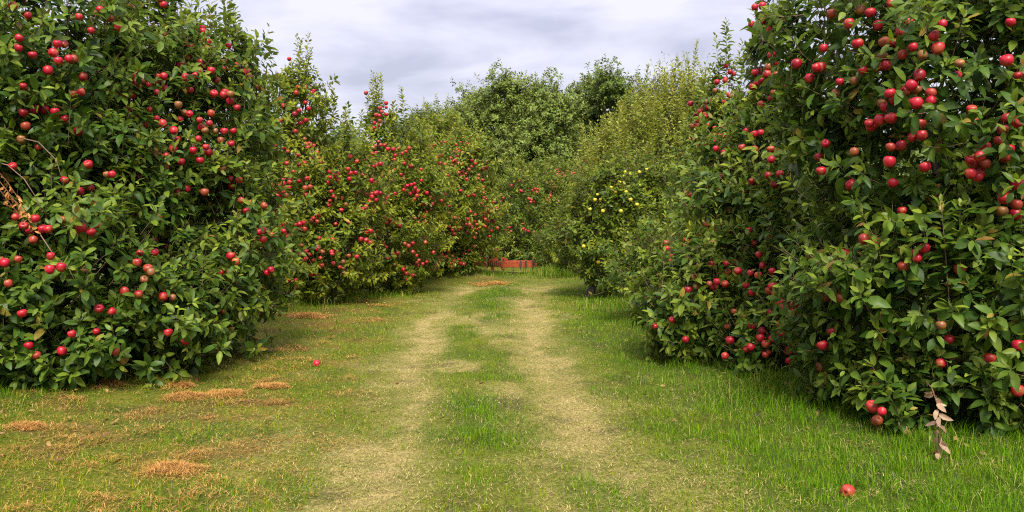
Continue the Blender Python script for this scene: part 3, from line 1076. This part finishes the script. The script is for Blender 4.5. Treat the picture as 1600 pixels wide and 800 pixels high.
apple_tree('left row apple tree with a crooked fruit-hung leader, second from the red machine', 606, 14.8,
           [(600, 288, 68, 80, 14.6), (610, 380, 80, 58, 14.3), (594, 205, 15, 42, 14.6), (600, 424, 75, 26, 14.3), (650, 285, 50, 62, 14.9)],
           P3, [(590, 148, 14.6, 50), (627, 138, 14.6, 60), (615, 160, 14.6, 50), (566, 170, 14.6, 60), (575, 150, 14.6, 60), (640, 185, 14.6, 40), (662, 190, 14.6, 30)],
           [(595, 175, 4), (590, 190, 3), (572, 145, 1), (600, 165, 2)], 110, (540, 190, 690, 435), nlimb=6)
apple_tree('last apple tree of the left row, full of red fruit beside the red machine', 695, 17.2,
           [(700, 310, 62, 90, 17), (738, 345, 40, 62, 17.2), (688, 235, 45, 40, 17.2), (690, 412, 60, 20, 16.9), (655, 385, 55, 45, 16.8), (740, 270, 25, 45, 17.3)],
           dict(P3, dens=62), [(700, 185, 17, 40), (725, 200, 17, 40), (742, 212, 17.2, 40), (680, 180, 17, 40), (715, 178, 17, 50)],
           [(740, 255, 3), (750, 280, 3), (715, 255, 2)], 120, (640, 220, 778, 420), nlimb=5)
# end of the lane
PF = dict(PN, tint=0.42, ramp=WARM, tpl=T_LO, dens=52, nl=10, leaf=0.10, shoot=0.27, sig=0.13, clear=0.06)
apple_tree('far apple tree closing the end of the lane, right behind the red machine', 815, 21,
           [(812, 335, 50, 70, 21), (775, 397, 50, 22, 20.7), (832, 400, 48, 20, 20.6), (840, 312, 40, 45, 21.3), (780, 350, 35, 55, 21.4)],
           PF, [(830, 255, 21, 30), (812, 250, 21, 30)], [(835, 297, 4), (830, 312, 3), (816, 302, 2), (775, 312, 1), (780, 335, 1), (826, 362, 2)], 14, (770, 280, 860, 390))
apple_tree('far apple tree with a patch of red fruit on top, left of the yellow-fruited tree', 890, 22,
           [(885, 310, 48, 50, 22), (905, 345, 45, 60, 22.2), (870, 355, 45, 50, 21.8)],
           PF, [(880, 252, 22, 30), (905, 250, 22, 30)], [(872, 268, 4), (880, 275, 3), (905, 265, 4), (912, 272, 3), (895, 270, 3), (860, 285, 3), (845, 300, 2)], 4,
           (850, 265, 920, 330))
apple_tree('low leafy green tree without fruit where the lane bends out of sight', 880, 18.8,
           [(875, 385, 40, 36, 18.8), (900, 370, 35, 45, 18.6)], dict(PF, tint=0.30), [(865, 345, 18.8, 25)], nlimb=4, name='apple_tree')
# right row
apple_tree('right row tree hung with yellow apples', 920, 13.6,
           [(965, 335, 70, 72, 13.9), (925, 388, 42, 56, 13.6), (1000, 295, 60, 45, 14.1), (985, 415, 60, 42, 13.3)],
           dict(P3, tint=0.36, tpl=T_MID), [(945, 255, 13.9, 30)],
           [(960, 272, 1), (968, 285, 1), (975, 270, 2), (985, 272, 1), (1010, 265, 2), (955, 293, 1), (962, 300, 1), (978, 300, 1), (935, 305, 2), (938, 312, 1),
            (922, 327, 1), (942, 330, 1), (908, 296, 1), (985, 312, 1), (995, 320, 1), (1000, 290, 1), (935, 410, 1), (912, 385, 1), (970, 330, 1)], kind='yellow', outm=(0.06, 0.22))
apple_tree('tall pale green tree bristling with upright shoots, behind the yellow-fruited tree', 1020, 17,
           [(1020, 255, 75, 95, 17), (962, 275, 50, 55, 17), (1068, 200, 45, 80, 17)],
           dict(P3, ramp=PALE, tint=0.78, tpl=T_MID, up=1.1, leaf=0.085, spur=0.15, shoot=0.42),
           [(915 + i * 8.5 + rng.normal(0, 4), 215 - i * 6.2 + rng.normal(0, 16), 16.5 + rng.normal(0, .4), rng.uniform(60, 130)) for i in list(range(21)) * 2], nlimb=6)
apple_tree('right row apple tree beside the yellow-fruited tree, red fruit up its pointed top', 1075, 11.2,
           [(1122, 300, 58, 115, 11), (1065, 400, 60, 70, 10.7), (1130, 180, 20, 55, 11), (1005, 440, 48, 40, 10.6), (1100, 230, 30, 60, 11.2)],
           dict(P3, ramp=MIXD, tint=0.58), [(1135, 32, 11, 80), (1112, 100, 11, 50), (1128, 90, 11, 60), (1098, 125, 11, 40)],
           [(1135, 105, 3), (1130, 125, 3), (1145, 148, 2), (1100, 175, 3), (1110, 165, 3), (1105, 185, 3), (1120, 140, 2), (1150, 218, 2), (1125, 200, 2), (1095, 160, 2)],
           85, (1040, 150, 1170, 420), nlimb=6)
apple_tree('right row apple tree with a narrow fruit-laden spire, second from the camera', 1210, 8.4,
           [(1225, 330, 105, 190, 8.3), (1140, 470, 105, 80, 8.0), (1206, 115, 24, 120, 8.3), (1080, 490, 80, 62, 7.9), (1150, 330, 70, 110, 8.6), (1245, 465, 90, 105, 7.3), (1190, 540, 70, 42, 7.3)],
           dict(PN, tint=0.50, ramp=MIXD, tpl=T_MID, dens=76), [(1193, -15, 8.3, 70), (1215, -30, 8.3, 80), (1180, 20, 8.3, 50)], H_R3, 55, (1070, 200, 1260, 560), nlimb=6, rad=0.08)
apple_tree('huge apple tree filling the right edge of the photo, large red fruit close up', 1480, 6.0,
           [(1470, 200, 190, 240, 6.0), (1435, 455, 150, 150, 5.7), (1570, 500, 160, 165, 5.5), (1330, 90, 85, 120, 6.1), (1330, 545, 70, 75, 6.0), (1475, 590, 150, 85, 5.75), (1400, 610, 95, 70, 5.6), (1490, 632, 150, 68, 5.35), (1390, 640, 60, 45, 5.35), (1640, 170, 160, 260, 5.9)],
           PN, [(1240, -30, 6.1, 120), (1290, -50, 6.1, 120), (1470, 310, 5.0, 150), (1500, 320, 5.0, 150), (1540, 330, 5.0, 150)], H_R1, 26, (1260, 0, 1600, 420), nlimb=8, rad=0.10)


def dead_spray(tree, name, pts, n, leaf, label, colours, r=0.004):
    """withered twig with curled dry leaves: a part of its tree, named after what it is"""
    b = np.array(tree.location)
    pts = np.array(pts)
    tt = np.linspace(0, 1, len(pts))
    u = np.linspace(0.25, 1, n)
    P = np.stack([np.interp(u, tt, pts[:, j]) for j in range(3)], 1)
    D = norm(rng.normal(size=(n, 3)) * np.array([1, .7, .5]) + np.array([0, 0, -0.7]))
    col = pick(colours[0], colours[1], rng.random(n))
    V1, F1, C1 = leaves(P, D, rng.normal(size=(n, 3)) + np.array([0, -1.0, 0.3]), leaf * rng.uniform(.6, 1.2, n), rng.uniform(.3, .5, n), col, T_HI)
    v, f = tube(pts, np.linspace(r, r * .5, len(pts)), 5)
    ob = link(name, mesh_np(name, np.vstack([V1, v]) - b, np.vstack([F1, f + len(V1)]), np.vstack([C1, np.tile((.17, .08, .045), (len(v), 1))])), M_DRY, tree)
    ob['label'] = label


TREES = {o['label'][:12]: o for o in bpy.data.objects if o.name.startswith('apple_tree')}
RT, LT = TREES['huge apple t'], TREES['big dark app']
dead_spray(RT, 'withered_spray', [at(1446, 596, 4.85), at(1456, 606, 4.68), at(1464, 630, 4.58), at(1468, 660, 4.58), at(1466, 690, 4.6), at(1470, 708, 4.6)], 22, 0.078,
           'withered twig with curled brown leaves hanging to the grass', ((0.26, 0.15, 0.10), (0.40, 0.28, 0.19)))
for k_ in range(3):
    dead_spray(LT, 'dry_frond', [at(-14, 255 + 12 * k_, 6.35), at(12, 285 + 14 * k_, 6.3), at(30, 312 + 12 * k_, 6.25), at(48 + 3 * k_, 345 + 8 * k_, 6.25)], 26, 0.042,
               'dry orange-brown frond among the green leaves', ((0.32, 0.12, 0.03), (0.48, 0.24, 0.08)))
for arc in ([(-20, 250), (12, 258), (38, 280), (56, 308), (66, 332)], [(30, 215), (60, 222), (88, 250), (100, 290)], [(62, 365), (85, 400), (105, 415), (118, 440)]):
    v_, f_ = tube([at(x_, y_, 6.27) for x_, y_ in arc], np.linspace(.005, .003, len(arc)), 5)
    link('bare_twig', mesh_np('bare_twig', v_ - np.array(LT.location), f_), M_TWIG, LT)


# ------------------------------------------------------------------ broad-leaved trees beyond the orchard
BRD = [(0.034, 0.066, 0.011), (0.080, 0.130, 0.020), (0.140, 0.195, 0.033), (0.20, 0.245, 0.048)]
PINE = [(0.012, 0.026, 0.012), (0.02, 0.042, 0.016), (0.03, 0.058, 0.02), (0.05, 0.08, 0.028)]


def broad_tree(label, px, Y, lobes, P):
    lobes = [Lobe(*l_, Y + rng.normal(0, .8)) for l_ in lobes]
    bx = at(px, 300, Y)[0]
    b = (bx, Y, g1(bx, Y) - 0.05)
    root = thing('broadleaf_tree', label, 'tree', b, 'tall trees beyond the orchard')
    limbs_for(root, b, lobes, 0.24, 6, 0.25)
    V, F, C, mi = crown(lobes, P)
    link('crown', mesh_np('crown', V - np.array(b), F, C, mi), [M_BROAD, M_TWIG], root)


PB = dict(dens=34, leaf=0.17, nl=10, shoot=0.40, tpl=T_LO, ramp=BRD, tint=0.70, spur=0.3, clumps=1.3, sig=0.40, inner=0.3, up=0.3, asp=(0.6, 0.8), odd=0.0, twig=0.01, skirt=0.6)
broad_tree('tall broad tree rising above the red machine, left of the twin-topped gap', 775, 44,
           [(770, 200, 42, 55), (790, 155, 28, 30), (755, 250, 50, 55), (810, 220, 30, 60)], PB)
broad_tree('tall round-topped tree in the middle of the skyline, right of the tree above the machine', 850, 43,
           [(852, 200, 40, 50), (845, 155, 26, 24), (845, 255, 48, 60), (870, 170, 20, 24)], PB)
broad_tree('highest tree of the skyline with two-headed ragged top', 945, 46,
           [(945, 185, 42, 55), (957, 138, 26, 24), (918, 155, 20, 18), (920, 240, 45, 60), (980, 220, 40, 60)], dict(PB, tint=0.54))
broad_tree('lower tree of the skyline stepping down towards the left row', 720, 49,
           [(705, 215, 42, 38), (738, 180, 26, 26), (730, 250, 50, 50)], PB)
broad_tree('darkest low tree peeping over the end of the left row', 665, 52,
           [(668, 215, 38, 30), (640, 240, 40, 45)], dict(PB, tint=0.40))
broad_tree('dark pine-green flat-topped tree behind the tall pale shoots', 1015, 52,
           [(1015, 155, 27, 15), (1000, 195, 38, 42), (1050, 190, 40, 40)], dict(PB, ramp=PINE, leaf=0.15, dens=28))
broad_tree('olive tree filling the dip between the two highest skyline trees', 895, 50,
           [(893, 215, 34, 40), (890, 265, 55, 55)], PB)


def far_wood():
    lobes = []
    for i in range(70):
        a = R(-62 + 124 * i / 69) + rng.normal(0, .01)
        d = 75 + rng.normal(0, 5)
        lo = Lobe(800, 325, 10, 10, d)
        hh = rng.uniform(3.2, 4.6)
        lo.c = np.array([d * math.sin(a), d * math.cos(a), hh * 0.8])
        lo.r = np.array([3.6, 3.0, hh])
        lo.area = 60
        lobes.append(lo)
    P = dict(PB, dens=5, leaf=0.5, shoot=1.0, nl=9, sig=0.5, tint=0.3)
    V, F, C, mi = crown(lobes, P)
    ob = link('far_wood', mesh_np('far_wood', V, F, C, mi), [M_BROAD, M_TWIG])
    ob['kind'] = 'stuff'


far_wood()


def fallen_leaves():
    n = 650
    side = rng.random(n) < 0.5
    y = 4.5 * (17 / 4.5) ** rng.random(n)
    d = np.where(side, rng.normal(3.0, 0.55, n), rng.normal(-3.2, 0.5, n))
    stray = rng.random(n) < 0.10
    d[stray] = rng.uniform(-2.5, 2.5, stray.sum())
    x = path_c(y) + d
    P = np.stack([x, y, gh(x, y) + rng.uniform(0.015, 0.05, n)], 1)
    D = rng.normal(size=(n, 3)) * np.array([1, 1, .2])
    col = pick((0.12, 0.065, 0.03), (0.28, 0.18, 0.07), rng.random(n))
    NP = rng.normal(size=(n, 3)) * 0.4 + np.array([0, 0, 1.0])
    V, F, C = leaves(P, D, NP, rng.uniform(0.03, 0.062, n), rng.uniform(.4, .55, n), col, T_MID)
    ob = link('fallen_leaves', mesh_np('fallen_leaves', V, F, C), M_DRY)
    ob['kind'] = 'stuff'


fallen_leaves()


# ------------------------------------------------------------------ red farm implement at the end of the lane
def implement():
    Y = 18.6
    x0 = at(790, 420, Y)[0]
    base = (x0, Y, g1(x0, Y) + 0.06)
    root = thing('cultivator', 'rusty orange-red farm cultivator parked in the grass at the end of the lane', 'farm machine', base)
    S = Y / F_PX                                         # metres per photo pixel here

    def part(name, shapes, mat, parent=root):
        v, t = join(shapes)
        ob = link(name, mesh_np(name, v, t, smooth=False), mat, parent)
        bv = ob.modifiers.new('bevel', 'BEVEL')
        bv.width = 0.006
        bv.segments = 2
        return ob

    def rotz(a):
        return [[math.cos(a), 0, math.sin(a)], [0, 1, 0], [-math.sin(a), 0, math.cos(a)]]
    zc = 0.14
    # main hollow beam on the right, in bolted lengths
    part('main_beam', [box((0.13, 0, zc), (0.42, 0.16, 0.135)), box((0.50, 0, zc), (0.28, 0.16, 0.13)), box((0.33, 0, zc + .075), (0.72, 0.05, 0.018))], M_RUST)
    for xx in (-0.085, 0.35, 0.47, 0.63):
        part('bracket', [box((xx, -0.02, zc), (0.042, 0.23, 0.165)), box((xx, -0.125, zc - .08), (0.022, 0.022, 0.10))], M_IRON)
    # ribbed gear housing
    shp = [box((-0.25, 0.02, zc + .01), (0.34, 0.24, 0.12))]
    gh_ = part('gear_housing', shp, M_IRON)
    for k in range(8):
        part('cooling_rib', [box((-0.415 + k * 0.0475, -0.10, zc + .02 * (k % 3)), (0.026, 0.09, 0.15))], M_RUST, gh_)
    part('skid_foot', [box((-0.30, -0.05, zc - .10), (0.08, 0.20, 0.05), rotz(0.3))], M_RUST, gh_)
    part('skid_foot', [box((-0.05, -0.06, zc - .10), (0.05, 0.16, 0.06), rotz(-0.4))], M_RUST, gh_)
    # hitch: two sloped cheek plates with a peak and a cross pin
    for yy in (-0.09, 0.09):
        pl = np.array([(-0.43, 0.32), (-0.40, 0.36), (-0.29, 0.42), (-0.265, 0.60), (-0.215, 0.63), (-0.185, 0.56), (-0.18, 0.36), (-0.20, 0.315)])
        pl[:, 1] -= 0.105
        n_ = len(pl)
        v = np.vstack([np.stack([pl[:, 0], np.full(n_, yy - 0.012), pl[:, 1]], 1), np.stack([pl[:, 0], np.full(n_, yy + 0.012), pl[:, 1]], 1)])
        t = [(0, i, i + 1) for i in range(1, n_ - 1)] + [(n_, n_ + i + 1, n_ + i) for i in range(1, n_ - 1)]
        for i in range(n_):
            j = (i + 1) % n_
            t += [(i, n_ + i, n_ + j), (i, n_ + j, j)]
        part('hitch_plate', [(v, np.array(t))], M_RUST)
    part('hitch_pin', [tube([(-0.23, -0.15, 0.395), (-0.23, 0.15, 0.395)], [0.016, 0.016], 10)], M_IRON)
    part('lever', [box((-0.02, 0, 0.265), (0.15, 0.05, 0.045), rotz(0.35)), box((-0.085, 0, 0.25), (0.035, 0.06, 0.10))], M_RUST)
    part('drawbar', [box((-0.60, 0.05, 0.15), (0.30, 0.07, 0.055)), box((-0.70, 0.05, 0.16), (0.05, 0.12, 0.09)), box((-0.56, 0.05, 0.17), (0.10, 0.10, 0.06))], M_RUST)
    part('end_plate', [box((0.675, 0, zc), (0.02, 0.22, 0.12)), box((0.70, 0, zc - .01), (0.05, 0.07, 0.07))], M_RUST)
    # spring tines
    for k, xx in enumerate((-0.47, -0.30, -0.06, 0.16, 0.40, 0.62)):
        p_ = [(xx, 0.0, zc - .05), (xx + .02, -0.09, zc - .02 - .06), (xx + .02, -0.14, zc - .13), (xx + .01, -0.10, zc - .20), (xx, -0.05, zc - .27)]
        part('tine', [tube(p_, [0.013, 0.013, 0.012, 0.012, 0.008], 7)], M_RUST if k in (0, 2) else M_IRON)


implement()

# ------------------------------------------------------------------ fallen apples
for (px, py, s, lab) in [(495, 571, 1.0, 'single red apple lying on the orange clippings left of the lane'),
                         (1324, 779, 1.05, 'pinkish fallen apple in the long grass nearest the camera on the right'),
                         (405, 500, 0.95, 'fallen red apple under the skirt of the left row, in the grass'),
                         (522, 466, 1.0, 'fallen apple on bare soil just right of the trunk in the left row'),
                         (548, 463, 1.0, 'fallen apple on bare soil, farther from the trunk in the left row')]:
    Y = 1884.0 / (py - 325)
    c = at(px, py, Y)
    o = bpy.data.objects.new('fallen_apple', A_RED[0])
    COL.objects.link(o)
    o.location = (c[0], c[1], g1(c[0], c[1]) + 0.026)
    o.rotation_euler = (rng.uniform(0.6, 2), rng.uniform(-.5, .5), rng.uniform(0, 6))
    o.scale = (s, s, s)
    o['label'], o['category'], o['group'] = lab, 'apple', 'apples fallen in the grass'
